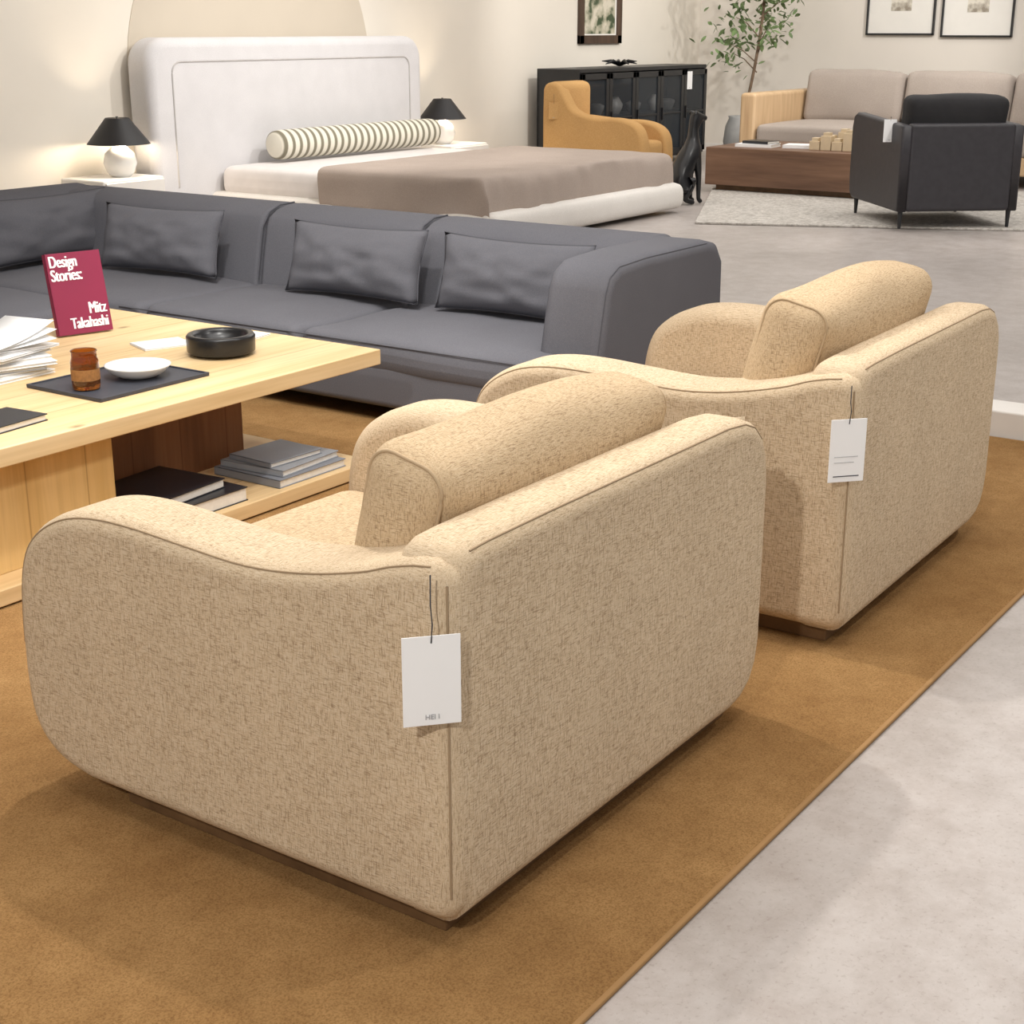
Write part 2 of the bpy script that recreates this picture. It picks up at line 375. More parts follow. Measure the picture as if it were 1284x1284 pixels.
# ---------------------------------------------------------------- tweed armchairs
def build_armchair(ox,oy):
    W=1.165;cxl,cyl=.5775,.54;B=.055
    T=Thing("armchair",(ox+cxl,oy+cyl,0.0102),"oatmeal tweed lounge armchair","armchair",group="matching tweed armchairs on the brown rug")
    L=lambda me: xf(me,Matrix.Translation((-cxl,-cyl,-.010)))
    curve=[(.20,.666),(.325,.638),(.455,.625),(.60,.631),(.72,.638),(.82,.638),(.90,.628),(.965,.606),(1.025,.568),(1.065,.518),(1.088,.44),(1.098,.32),(1.096,.21),(1.080,.145),(1.045,.100),(.99,.070),(.92,B)]
    pr=[(.002,.668),(.0137,.696),(.042,.708)]+[(a.x,a.y) for a in catmull([(.08,.703),(.13,.690)]+curve,4)]+[(.6,B),(.3,B),(.10,B),(.042,B),(.0137,B+.0117),(.002,B+.04),(.002,.15),(.002,.4),(.002,.60)]
    prF=[(.05,.709)]+[(a.x,a.y) for a in catmull([(.13,.690)]+curve,4)]+[(.6,B),(.3,B),(.13,B),(.05,B),(.05,.15),(.05,.4),(.05,.62)]
    armN=rprism(pr,0,.18,.038);armF=rprism(prF,W-.18,W-.002,.055)
    bp=[(.022,B),(.09,B),(W-.14,B),(W-.085,B+.010),(W-.04,B+.037),(W-.012,B+.082),(W,B+.14),(W,.566),(W-.008,.621),(W-.03,.668),(W-.07,.704),(W-.12,.722),(W-.2,.729),(.3,.729),(.12,.727),(.067,.724),(.035,.711),(.022,.678),(.022,.60),(.022,.12)]
    back=rprism(bp,0,.135,.038,'y')
    front=rbox(.17,W-.17,.08,1.02,B+.004,.27,.03)
    bod=T.add("body",L(join(armN,armF,back,front)),M['chair'],True)
    T.add("seat",L(rbox(.178,W-.178,.13,1.07,.24,.415,.05,(0,.015,.025))),M['cush'],True,label="plump tweed seat cushion")
    hx,hy,hz=.395,.092,.212
    cu=rbox(-hx,hx,-hy,hy,-hz,hz,.06,(.02,.036,.022),k=5,m=8,wob=.014)
    R=Matrix.Translation((W/2-.040,.250,.612))@Matrix.Rotation(math.radians(13),4,'X')
    def wobm(q): q=Vector(q);return q+mn.noise_vector(q*4)*.014
    cu.transform(R)
    co=T.add("back_cushion",L(cu),M['cush'],True,label="thick tweed back cushion with piped edges")
    for sx in (-1,1):
        pp=tube([wobm((sx*(hx-.016),q[0],q[2])) for q in rrect_loop(hy-.014,hz-.014,.046,0)],.0034,True)
        pp.transform(R);T.add("piping",L(pp),M['pipe'],True,parent=co)
    a_=[v for v in rimline(pr,0,1,.038,'x',lambda p:p[0]>.03 and (p[1]>.3))]
    T.add("seam",L(tube(a_,.0019,seg=6)),M['seam'],True,parent=bod)
    b_=[v for v in rimline(bp,0,1,.038,'y',lambda p:p[1]>.66 and p[0]>.05)]
    T.add("seam",L(tube(b_,.0019,seg=6)),M['seam'],True,parent=bod)
    T.add("seam",L(tube([(.0115,.0125,z) for z in [.11,.2,.3,.4,.5,.6,.67]],.0022,seg=6)),M['seam'],True,parent=bod)
    T.add("plinth",L(rbox(.05,W-.07,.055,.86,.010,.066,.004)),M['plinth'],True,label="recessed oak plinth base")
    return T
C1=build_armchair(1.725,1.318)
n2=C1.o.copy();COL.objects.link(n2)
sc=(1.02,1.045,1.01);an=math.radians(1.2)
n2.scale=sc;n2.rotation_euler=(0,0,an)
off=Matrix.Rotation(an,3,'Z')@Vector((.5775*sc[0],.54*sc[1],0))
n2.location=Vector((3.305,1.300,0.0102))+off
def cprec(src,dst,dz):
    for ch in src.children:
        q=ch.copy();q.parent=dst;COL.objects.link(q)
        if dz and ch.name.startswith("back_cushion"): q.location=(-.03,0,.03)
        cprec(ch,q,False)
cprec(C1.o,n2,True)
C1.o["label"]="oatmeal tweed lounge armchair with curved arms and plain white tag"
n2["label"]="oatmeal tweed lounge armchair with printed tag, beside rug end"
def tag(loc,wd,ht,string,rot,printed,lab):
    T=Thing("price_tag",loc,lab,"tag",rot=rot)
    T.add("card",rbox(-wd/2,wd/2,-.001,.001,-ht,0,.0009),M['white'],True)
    T.add("string",tube([(0,-.001,-.012),(0.002,-.003,.02),(0,0,string*.5),(.001,.002,string)],.0013,seg=6),M['ink'],True,label="black cotton string")
    if printed:
        for i in range(2):
            T.add("print",bx(-wd*.36,wd*(.3-.1*i),-.0018,-.0010,-ht*(.60+.09*i),-ht*(.592+.09*i)),M['greyink'],True,wn=False)
        T.add("print",bx(-wd*.36,wd*.36,-.0018,-.0010,-ht*.915,-ht*.90),M['ink'],True,wn=False)
    else:
        tm=textmesh("HEI I",.012,'CENTER',.0);tm.transform(Matrix.Translation((0,-.0016,-ht*.93))@Matrix.Rotation(math.radians(90),4,'X'))
        T.add("print",tm,M['greyink'],True,wn=False)
    return T
tag((1.702,1.337,.598),.094,.153,.100,math.radians(-42),False,"blank white price tag hanging on near tweed armchair arm")
tag((3.282,1.307,.618),.092,.155,.080,math.radians(-42),True,"white price tag with small print on tweed armchair")
# ---------------------------------------------------------------- sectional sofa
SF=Thing("sectional_sofa",(5,4.8,0.010),"large charcoal fabric L-shaped sectional sofa with piped seams","sofa")
add=SF.add
for a,b_ in [(2.80,4.90),(4.92,6.72)]:
    add("base",rbox(4.43,5.5,a,b_,.07,.25,.03),M['sofa'])
add("base",rbox(2.2,4.41,5.25,6.72,.07,.25,.03),M['sofa'])
for a,b_,x0,x1 in ((2.80,4.13,4.42,5.2),(4.14,5.06,4.42,5.2),(5.07,6.5,4.42,5.2),(5.24,6.5,3.0,4.41),(5.24,6.5,1.9,2.99)):
    add("seat_cushion",rbox(x0,x1,a,b_,.20,.345,.055,(0,0,.025),wob=.012),M['sofa'])
bpf=[(5.16,.30),(5.22,.60),(5.27,.665),(5.34,.69),(5.44,.695),(5.50,.66),(5.52,.45),(5.52,.2),(5.44,.1),(5.25,.1),(5.17,.18)]
bp2=[(p.x,p.y) for p in catmull(bpf,3,True)]
for a,b_ in ((3.0,4.13),(4.14,5.06),(5.07,6.55)):
    add("backrest",rprism(bp2,a,b_,.03,'y'),M['sofa'])
bw=[(6.80+(x-5.52),z) for x,z in bp2]
for a,b_ in ((1.9,3.6),(3.61,5.5)):
    add("backrest",rprism(bw,a,b_,.03,'x'),M['sofa'])
ap=[(4.54,.1),(4.545,.35),(4.60,.59),(4.63,.65),(4.70,.685),(4.9,.695),(5.38,.695),(5.47,.675),(5.525,.60),(5.53,.3),(5.53,.1)]
add("armrest",rprism(ap,2.78,3.05,.045,'y'),M['sofa'])
for y,s_ in ((2.78,1),(3.05,-1)):
    add("piping",tube(rimline(ap,y,s_,.045,'y',lambda p:p[1]>.34 and p[0]<5.45),.0022,seg=6),M['sofapipe'])
for y in (4.135,5.065):
    add("piping",tube([(5.165,y,.36),(5.215,y,.60),(5.265,y,.666),(5.34,y,.693),(5.44,y,.697)],.004,seg=6),M['sofapipe'])
add("piping",tube([(4.425,y,.325) for y in (2.83,3.4,4.1,4.8,5.2)],.003,seg=6),M['sofapipe'])
add("piping",tube([(5.47,y,.686) for y in (3.05,4,5,6,6.7)],.004,seg=6),M['sofapipe'])
for x,y in ((4.55,2.95),(5.35,2.95),(4.55,4.8),(5.35,4.8),(5.3,6.5),(2.4,5.4),(2.4,6.5)):
    add("foot",rbox(x-.05,x+.05,y-.05,y+.05,.010,.08,.005),M['blackpaint'])
def tpil(cx,cy,cz,w,h,rz,tilt,seed,lab):
    T=Thing("throw_pillow",(cx,cy,cz-h/2),lab,"pillow",group="charcoal lumbar pillows on the sectional sofa")
    X=Matrix.Translation((0,0,h/2))@Matrix.Rotation(rz,4,'Z')@Matrix.Rotation(tilt,4,'X')
    me=pillow(w,h,.17,seed=seed);me.transform(X);T.add("cover",me,M['sofa'],True,wn=False)
    pe=pillow_edge(w,h,.003);pe.transform(X);T.add("piping",pe,M['sofapipe'],True,wn=False)
lab="charcoal rectangular lumbar pillow leaning on sofa back"
rz=math.radians(90)
tpil(5.04,3.50,.525,.75,.32,-rz,math.radians(-14),1,lab)
tpil(5.02,4.33,.525,.74,.32,-rz+.04,math.radians(-16),2,lab)
tpil(5.00,5.54,.53,.74,.32,-rz+.1,math.radians(-16),3,lab)
tpil(4.95,6.32,.535,.86,.34,0,math.radians(-14),4,lab)
# ---------------------------------------------------------------- coffee table
TB=Thing("coffee_table",(2.7,3.95,.010),"light pine low coffee table with lower shelf on rug","coffee table")
X0=1.5
TB.add("tabletop",rbox(X0,3.90,3.26,4.65,.397,.45,.004),M['pine'])
TB.add("lower_shelf",rbox(X0,3.86,3.27,4.62,.015,.062,.004),M['pine'])
TB.add("leg_panel",rbox(X0+.2,2.80,3.37,4.55,.062,.397,.003),M['pinev'])
TB.add("leg_panel",rbox(2.80,3.62,3.66,4.2,.062,.397,.003),M['pineshade'],label="pine panel with shade put into its colour")
TT=.4502
tr=Thing("serving_tray",(3.05,3.61,TT),"dark slate rectangular tray on the pine table","tray")
tr.add("plate",rbox(2.83,3.27,3.44,3.78,TT,TT+.008,.003),M['slate'])
tr.add("rim",join(rbox(2.83,3.27,3.44,3.448,TT+.006,TT+.012,.002),rbox(2.83,3.27,3.772,3.78,TT+.006,TT+.012,.002),rbox(2.83,2.838,3.44,3.78,TT+.006,TT+.012,.002),rbox(3.262,3.27,3.44,3.78,TT+.006,TT+.012,.002)),M['slate'])
z=TT+.0085;cxx,cyy=2.905,3.59
cd=Thing("candle",(cxx,cyy,z),"amber glass candle jar on the slate tray","candle")
sc_=lambda P:[(a*.92,b_*.86) for a,b_ in P]
cd.add("jar",lathe(sc_([(.0,0),(.038,0),(.045,.006),(.046,.02),(.046,.100),(.041,.114),(.041,.134),(.044,.136),(.041,.139),(.038,.135),(.038,.114),(.043,.100),(.043,.02),(.0,.010)]),cxx,cyy,z),M['amber'])
cd.add("wax",lathe(sc_([(0,.0105),(.040,.0205),(.0425,.03),(.0425,.065),(0,.067)]),cxx,cyy,z),M['wax'])
cd.add("paper_label",lathe(sc_([(.0464,.035),(.0470,.035),(.0470,.075),(.0464,.075)]),cxx,cyy,z,24),M['klabel'],label="small kraft paper label")
solo("small_dish",lathe([(0,.004),(.045,.0),(.06,.004),(.085,.018),(.100,.034),(.103,.040),(.096,.040),(.08,.026),(.055,.012),(0,.010)],3.11,3.59,TT+.0083),M['ceram'],(3.11,3.59,TT+.0083),"shallow white ceramic dish on the slate tray","dish")
solo("stone_bowl",lathe([(0,0),(.106,0),(.114,.006),(.116,.055),(.110,.063),(.095,.063),(.088,.055),(.083,.028),(0,.025)],3.53,3.65,TT+.0082),M['gloss'],(3.53,3.65,TT+.0082),"round black stone bowl on the pine table","bowl")
def flatbook(name,cx,cy,z,w,d_,t,rot,cov,lab,group=None,cat="book"):
    T=Thing(name,(cx,cy,z),lab,cat,rot=rot,group=group)
    T.add("cover",join(rbox(-w/2,w/2,-d_/2,d_/2,0,.003,.001),rbox(-w/2,w/2,-d_/2,d_/2,t-.003,t,.001),rbox(-w/2,-w/2+.004,-d_/2,d_/2,0,t,.001)),cov,True)
    T.add("pages",bx(-w/2+.004,w/2-.005,-d_/2+.004,d_/2-.004,.003,t-.003),M['page'],True,wn=False)
    return T
flatbook("booklet",3.72,3.82,TT,.26,.20,.008,.15,M['white'],"white booklet beside the black stone bowl","loose white printed matter on table")
flatbook("booklet",3.52,3.93,TT,.18,.14,.007,-.35,M['white'],"thin white leaflet lying on the pine table","loose white printed matter on table")
z=TT
for i in range(8):
    t=.012 if i<6 else .008
    flatbook("magazine",2.89+random.uniform(-.03,.03)+i*.004,4.0+random.uniform(-.02,.02),z,.28,.22,t,random.uniform(-.35,.25),M['white'] if i!=2 else M['greyb2'],"white magazine in an untidy pile on the table","pile of white magazines",cat="magazine");z+=t+.0003
for i in range(3):
    vs=[];fs=[];n=10
    a=-.25+i*.22
    for q in range(n+1):
        for p in range(2):
            x=-.15+.30*q/n;y=-.1+.2*p;zz=.004+i*.004+.05*((q/n)**2)*(0.4+.3*i)
            vs.append((x*math.cos(a)-y*math.sin(a),x*math.sin(a)+y*math.cos(a),zz))
    for q in range(n): fs.append([2*q,2*q+1,2*q+3,2*q+2])
    me=mk(vs,fs);me.materials.append(M['white']);o=bpy.data.objects.new("paper_sheet",me);COL.objects.link(o);o.location=(2.9,3.99,z+i*.003)
    so=o.modifiers.new("s","SOLIDIFY");so.thickness=.001
    meta(o,"curled white paper sheet on top of magazine pile","paper",group="loose sheets on magazine pile")
flatbook("book",2.50,3.47,TT,.2,.16,.02,.1,M['slateb'],"black book lying near the table edge")
solo("bowl",lathe([(0,0),(.05,0),(.09,.03),(.115,.07),(.11,.072),(.085,.038),(.045,.012),(0,.012)],3.14,4.38,TT),M['gloss'],(3.14,4.38,TT),"dark round bowl beside the magazine pile","bowl")
# standing book
bk=Thing("book",(3.495,4.30,TT),"upright magenta hardcover book with white title lettering","book",rot=math.radians(-14.6))
R=Matrix.Rotation(math.radians(-13),4,'X')
def BK(me): return xf(me,Matrix.Translation((0,0,.004))@R)
cov=bk.add("cover",BK(join(rbox(-.104,.104,-.012,-.009,0,.29,.001),rbox(-.104,.104,.009,.012,0,.29,.001),rbox(-.104,-.100,-.012,.012,0,.29,.001))),M['magenta'],True)
bk.add("pages",BK(bx(-.100,.100,-.009,.009,.004,.286)),M['page'],True,wn=False)
for txt,x,zz,al,sz in (("Design",-.094,.240,'LEFT',.048),("Stories:",-.094,.192,'LEFT',.048),("Mitz",.092,.068,'RIGHT',.048),("Takahashi",.092,.020,'RIGHT',.045)):
    for q in range(4):
        tm=textmesh(txt,sz,al,.0);tm.transform(Matrix.Translation((x+.0011*(q-1.5),-.0128-.0002*q,zz))@Matrix.Rotation(math.radians(90),4,'X')@Matrix.Diagonal((.80,1.22,1,1)))
        tj=tm if q==0 else join(tj,tm)
    bk.add("lettering",BK(tj),M['white'],True,parent=cov,wn=False)
st=Thing("book_stand",(3.505,4.375,TT),"small black metal easel propping the magenta book","stand",rot=math.radians(-14.6))
st.add("frame",join(tube([(0,.0,.20),(0,.10,.004)],.003),tube([(-.07,-.04,.004),(0,.0,.20)],.003),tube([(.07,-.04,.004),(0,.0,.20)],.003),tube([(-.07,-.04,.004),(.07,-.04,.004)],.003)),M['blackpaint'],True)
SH=.0622
g="art books on the lower shelf of the table"
flatbook("book",3.58,3.45,SH,.33,.30,.028,.0,M['greyb'],"large grey hardcover book on lower shelf",g)
flatbook("book",3.59,3.46,SH+.0283,.30,.27,.022,.06,M['greyb2'],"light grey hardcover book on lower shelf",g)
flatbook("book",3.57,3.46,SH+.0506,.24,.2,.018,-.05,M['greyb'],"small grey book on top of stack",g)
flatbook("book",3.08,3.46,SH,.38,.32,.045,.0,M['slateb'],"thick black hardcover book on lower shelf",g)
flatbook("book",3.05,3.48,SH+.0453,.33,.28,.03,.08,M['slateb'],"glossy black hardcover book on top of another",g)
# ---------------------------------------------------------------- bed
BD=Thing("bed",(10.1,7.8,0),"large upholstered bed with tall pale linen headboard","bed")
BD.add("bed_frame",rbox(8.72,11.48,6.22,9.1,.04,.24,.07),M['bedwhite'])
BD.add("foot_rail",rbox(8.70,11.50,6.18,6.36,.03,.25,.08),M['bedwhite'])
BD.add("mattress",rbox(8.80,11.38,6.38,9.0,.2,.44,.08,(0,0,.01)),M['sheet'])
hp=[(8.15,.0),(11.52,.0)]
for c_,a0 in (((11.52-.2,1.43-.2),0),((8.15+.2,1.43-.2),90)):
    for i in range(9):
        a=math.radians(a0+90*i/8);hp.append((c_[0]+.2*math.cos(a),c_[1]+.2*math.sin(a)))
hb=BD.add("headboard",rprism(hp,9.02,9.30,.08,'y'),M['linen'],label="pale grey linen headboard with rounded corners")
ins=[]
for c_,a0 in (((11.52-.30,1.43-.27),0),((8.15+.32,1.43-.27),90)):
    for i in range(9):
        a=math.radians(a0+90*i/8);ins.append((c_[0]+.09*math.cos(a),9.019,c_[1]+.09*math.sin(a)))
BD.add("piping",tube([(11.31,9.019,.3)]+ins+[(8.38,9.019,.3)],.007),M['linpipe'],parent=hb)
def drape(x0,x1,y0,y1,zt,zb,amp,seed):
    sec=[(x0-.03,zb)]+[(x0-.02,zb+(zt-zb)*t) for t in (.3,.6,.9)]+[(x0+.0,zt)]+[(x0+(x1-x0)*t,zt+.008) for t in [i/36 for i in range(1,36)]]+[(x1-.0,zt)]+[(x1+.02,zb+(zt-zb)*t) for t in (.9,.6,.3)]+[(x1+.03,zb)]
    vs=[];fs=[];n=len(sec)
    ys=[y1-(y1-y0)*i/34 for i in range(35)]
    rows=[(y,1) for y in ys]+[(y0-.03,.93),(y0-.04,.6),(y0-.045,.3),(y0-.05,0)]
    for y,t in rows:
        for x,z in sec:
            z2=z if t==1 else min(z,zb+(zt-zb)*t)
            f=max(0,1-(y-y0)/1.0)
            nv=mn.noise(Vector((x*2.2+seed,y*2.2,z*3)))*amp*(.4+.6*f)+mn.noise(Vector((x*8+y*3+z*5,y*3,seed)))*amp*.9*(.2+f)
            vs.append((x+nv*.9*(1 if z<zt-.02 or t<1 else 0),y+(nv*1.6 if t<1 else 0),z2+abs(nv)*.22*(1 if z>=zt-.02 and t==1 else 0)))
    for i in range(len(rows)-1):
        for j in range(n-1):
            fs.append([i*n+j,(i+1)*n+j,(i+1)*n+j+1,i*n+j+1])
    return mk(vs,fs)
o=BD.add("coverlet",drape(8.76,11.44,6.34,7.88,.478,.19,.055,3),M['taupe'],label="taupe coverlet draped over foot of bed",wn=False)
q=o.modifiers.new("s","SOLIDIFY");q.thickness=.012;q.offset=0
q=o.modifiers.new("ss","SUBSURF");q.levels=1;q.render_levels=1
bl=lathe([(0,-1.07),(.085,-1.065),(.112,-1.04),(.119,-.98),(.121,-.5),(.121,.5),(.119,.98),(.112,1.04),(.085,1.065),(0,1.07)],0,0,0,32)
bl.transform(Matrix.Translation((10.28,8.78,.585))@Matrix.Rotation(math.radians(90),4,'Y'))
solo("bolster_pillow",bl,M['stripe'],(10.28,8.78,.47),"long cylindrical bolster with dark ticking stripes","pillow",wn=False)
def nightstand(x):
    T=Thing("nightstand",(x,9.05,0),"white lacquered nightstand beside the upholstered bed","nightstand",group="pair of white bedside tables")
    T.add("body",rbox(x-.3,x+.3,8.82,9.3,.08,.43,.02),M['drawer'])
    dr=T.add("drawer",rbox(x-.28,x+.28,8.80,8.825,.24,.41,.004),M['drawer'])
    T.add("knob",rbox(x-.02,x+.02,8.78,8.80,.32,.34,.005),M['blackpaint'],parent=dr)
    for dx,dy in ((-.26,8.86),(.26,8.86),(-.26,9.26),(.26,9.26)):
        T.add("leg",lathe([(0,0),(.015,0),(.02,.09),(0,.09)],x+dx,dy,0,12),M['drawer'])
def lamp(x,y,zb,s):
    T=Thing("table_lamp",(x,y,zb),"white ceramic table lamp with black conical shade, lit","lamp",group="pair of lit bedside lamps")
    T.add("base",lathe([(0,0),(.07*s,0),(.10*s,.03*s),(.125*s,.10*s),(.11*s,.17*s),(.06*s,.215*s),(.03*s,.235*s),(0,.235*s)],x,y,zb),M['ceram'],label="rounded white ceramic base")
    T.add("pole",lathe([(0,.235*s),(.010*s,.235*s),(.010*s,.44*s),(0,.44*s)],x,y,zb,12),M['blackpaint'])
    T.add("lamp_shade",lathe([(.235*s,.24*s),(.09*s,.425*s),(.085*s,.43*s),(.08*s,.425*s),(.228*s,.24*s),(.235*s,.24*s)],x,y,zb),M['shade'],label="black conical shade")
    T.add("bulb",lathe([(0,.27*s),(.03*s,.285*s),(.035*s,.31*s),(.02*s,.34*s),(0,.345*s)],x,y,zb,16),M['bulb'])
    L=bpy.data.lights.new("lamp_glow",'POINT');L.energy=16;L.color=(1,.82,.60);L.shadow_soft_size=.05
    l=bpy.data.objects.new("lamp_glow",L);COL.objects.link(l);l.location=(x,y-.07,zb+.27*s)
nightstand(7.75);nightstand(11.98)
lamp(7.80,9.02,.4305,1.0);lamp(11.86,9.06,.4305,.98)
# ---------------------------------------------------------------- cabinet
CB=Thing("display_cabinet",(15.1,8.92,0),"black sideboard cabinet with glass doors against wall","cabinet")
x0,x1,y0,y1=13.7,16.5,8.67,9.2
CB.add("body",join(rbox(x0,x1,y0-.01,y1,1.05,1.09,.004),rbox(x0,x1,y0,y1,.08,.12,.004),rbox(x0,x0+.04,y0,y1,.08,1.06,.004),rbox(x1-.04,x1,y0,y1,.08,1.06,.004),rbox(x0,x1,y1-.03,y1,.08,1.06,.004),rbox(x0+.04,x1-.04,y0+.06,y1-.03,.56,.585,.003)),M['blackpaint'])
nd=5;dw=(x1-x0-.02)/nd
for i in range(nd):
    a=x0+.01+i*dw+.005;b_=a+dw-.01;f_=.06
    dr=CB.add("door",join(rbox(a,b_,y0-.03,y0-.004,.11,.11+f_,.003),rbox(a,b_,y0-.03,y0-.004,1.04-f_,1.04,.003),rbox(a,a+f_,y0-.03,y0-.004,.11,1.04,.003),rbox(b_-f_,b_,y0-.03,y0-.004,.11,1.04,.003),rbox(a+f_,b_-f_,y0-.026,y0-.01,.56,.58,.003)),M['blackpaint'])
    CB.add("glass_pane",bx(a+f_,b_-f_,y0-.018,y0-.014,.17,.98),M['glass'],parent=dr,wn=False)
    CB.add("handle",rbox(a+.02,a+.035,y0-.05,y0-.03,.5,.64,.003),M['gloss'],parent=dr)
for dx,dy in ((x0+.06,y0+.05),(x1-.06,y0+.05),(x0+.06,y1-.05),(x1-.06,y1-.05)):
    CB.add("leg",rbox(dx-.025,dx+.025,dy-.025,dy+.025,0,.085,.003),M['blackpaint'])
for i,x in enumerate((14.5,14.9,15.3,15.8,16.1)):
    solo("vase" if i%2 else "decor_bowl",lathe([(0,0),(.05,0),(.08,.06),(.09,.1),(.05,.16 if i%2 else .12),(.04,.18 if i%2 else .125),(.03,.17 if i%2 else .11),(0,.02)],x,8.95,.5855,20),M['ceram'] if i%2 else M['potm'],(x,8.95,.5855),"small ceramic piece behind the cabinet glass","vase" if i%2 else "bowl")
def leafs(n,c,spread,size,seed,flat=.3):
    random.seed(seed);vs=[];fs=[]
    for i in range(n):
        p=Vector(c)+Vector((random.gauss(0,1)*spread[0],random.gauss(0,1)*spread[1],random.gauss(0,1)*spread[2]))
        R=Matrix.Rotation(random.uniform(0,6.3),3,'Z')@Matrix.Rotation(random.uniform(-1,1),3,'X')@Matrix.Rotation(random.uniform(-1,1),3,'Y')
        s=size*random.uniform(.7,1.3);o=len(vs)
        for q in ((0,-1,0),(.38,-.35,.08),(.4,.3,.06),(0,1,-.1),(-.4,.3,.06),(-.38,-.35,.08),(0,0,-.03)):
            vs.append(p+R@(Vector(q)*s))
        fs+=[[o,o+1,o+6],[o+1,o+2,o+6],[o+2,o+3,o+6],[o+3,o+4,o+6],[o+4,o+5,o+6],[o+5,o,o+6]]
    me=bpy.data.meshes.new("geometry");me.from_pydata([tuple(v) for v in vs],[],fs);me.update();return me
sp=[]
for k in range(9):
    a=k*2*math.pi/9;sp.append(tube([(14.9,8.9,1.112),(14.9+.10*math.cos(a),8.9+.10*math.sin(a),1.15),(14.9+.2*math.cos(a),8.9+.2*math.sin(a),1.12+.03*(k%2))],[.02,.02,.004]))
solo("metal_ornament",join(*sp),M['gloss'],(14.9,8.9,1.092),"black spiky metal ornament on the cabinet top","ornament")
def picture(axis,a0,a1,z0,z1,plane,fw,matm,art,framem,lab,inner=.3):
    c=(a0+a1)/2
    loc=(c,plane,z0) if axis=='y' else (plane,c,z0)
    T=Thing("framed_picture",loc,lab,"picture")
    def B(u0,u1,w0,w1,d0,d1,r=.003):
        return rbox(u0,u1,plane-d1,plane-d0,w0,w1,r) if axis=='y' else rbox(plane-d1,plane-d0,u0,u1,w0,w1,r)
    T.add("frame",join(B(a0,a1,z0,z0+fw,0,.04),B(a0,a1,z1-fw,z1,0,.04),B(a0,a0+fw,z0,z1,0,.04),B(a1-fw,a1,z0,z1,0,.04)),framem)
    T.add("mat",B(a0+fw,a1-fw,z0+fw,z1-fw,.002,.015,.001),matm)
    h=(z1-z0)/2;w=(a1-a0)/2;zc=(z0+z1)/2
    T.add("print",B(c-w*inner,c+w*inner,zc-h*inner*1.1,zc+h*inner*1.1,.015,.018,.001),art)
picture('y',14.72,15.62,1.33,2.35,WY,.09,M['mat'],M['botan'],M['dframe'],"botanical print in a thick dark wooden frame",.72)
fl="small sketch with wide cream mat in thin black frame"
picture('x',6.32,7.14,1.42,2.22,WX,.02,M['mat'],M['sketch'],M['blackpaint'],fl)
picture('x',5.42,6.24,1.40,2.20,WX,.02,M['mat'],M['sketch'],M['blackpaint'],fl)
# ---------------------------------------------------------------- mustard chair
MC=Thing("armchair",(13.15,7.98,0),"mustard fabric lounge armchair with curved arms beside cabinet","armchair")
tp=[(8.53,.92),(8.50,.97),(8.43,.99),(8.34,.96),(8.26,.84),(8.18,.74),(8.04,.685),(7.88,.665),(7.70,.67),(7.56,.65),(7.45,.60),(7.39,.50),(7.37,.36),(7.37,.2),(7.41,.12),(7.49,.07)]
pr=[(a.x,a.y) for a in catmull(tp,4)]+[(8.2,.07),(8.5,.07),(8.53,.12),(8.535,.3),(8.535,.7)]
tp2=[(8.40,.66),(8.30,.66),(8.18,.65),(8.04,.64),(7.88,.63),(7.70,.63),(7.56,.61),(7.45,.56),(7.39,.48),(7.37,.36),(7.37,.2),(7.41,.12),(7.49,.07)]
pr2=[(a.x,a.y) for a in catmull(tp2,4)]+[(8.2,.07),(8.4,.07),(8.41,.3)]
MC.add("body",join(rprism(pr,12.80,12.96,.04),rprism(pr2,13.26,13.42,.04),rbox(12.82,13.40,8.31,8.535,.08,.995,.08),rbox(12.89,13.36,7.43,8.45,.08,.28,.03)),M['mustard'])
MC.add("seat",rbox(12.95,13.27,7.40,8.36,.28,.45,.05,(0,0,.02)),M['mustard'])
MC.add("plinth",rbox(12.87,13.36,7.55,8.45,0,.075,.004),M['plinth'])
tg=tag((12.78,8.38,.80),.10,.16,.08,math.radians(-60),False,"small kraft tag hanging on the mustard armchair")
tg.o.children[0].data.materials[0]=M['mustard']
# ---------------------------------------------------------------- dog sculpture
def skin(name,pts,edges,parent=None):
    me=bpy.data.meshes.new("geometry");me.from_pydata([p[:3] for p in pts],edges,[]);o=bpy.data.objects.new(name,me);COL.objects.link(o)
    md=o.modifiers.new("skin","SKIN");md.use_smooth_shade=True
    for i,p in enumerate(pts):
        v=me.skin_vertices[0].data[i];v.radius=(p[3],p[3]);v.use_root=(i==0)
    sb=o.modifiers.new("sub","SUBSURF");sb.levels=2;sb.render_levels=2
    return o
P_=[(-.08,0,.17,.10),(-.02,0,.30,.095),(.07,0,.43,.095),(.09,0,.55,.06),(.09,0,.66,.045),(.11,0,.745,.05),(.17,0,.75,.034),(.23,0,.735,.022),
 (.10,.055,.40,.045),(.12,.06,.22,.026),(.125,.06,.04,.02),(.16,.06,.015,.022),
 (.10,-.055,.40,.045),(.12,-.06,.22,.026),(.125,-.06,.04,.02),(.16,-.06,.015,.022),
 (-.05,.09,.16,.065),(.05,.10,.22,.045),(-.06,.10,.05,.028),(.05,.10,.018,.022),
 (-.05,-.09,.16,.065),(.05,-.10,.22,.045),(-.06,-.10,.05,.028),(.05,-.10,.018,.022),
 (-.16,0,.07,.025),(-.25,0,.03,.015),
 (.085,.035,.80,.014),(.07,.05,.77,.008),(.085,-.035,.80,.014),(.07,-.05,.77,.008)]
E_=[(0,1),(1,2),(2,3),(3,4),(4,5),(5,6),(6,7),(2,8),(8,9),(9,10),(10,11),(2,12),(12,13),(13,14),(14,15),(0,16),(16,17),(17,18),(18,19),(0,20),(20,21),(21,22),(22,23),(0,24),(24,25),(5,26),(26,27),(5,28),(28,29)]
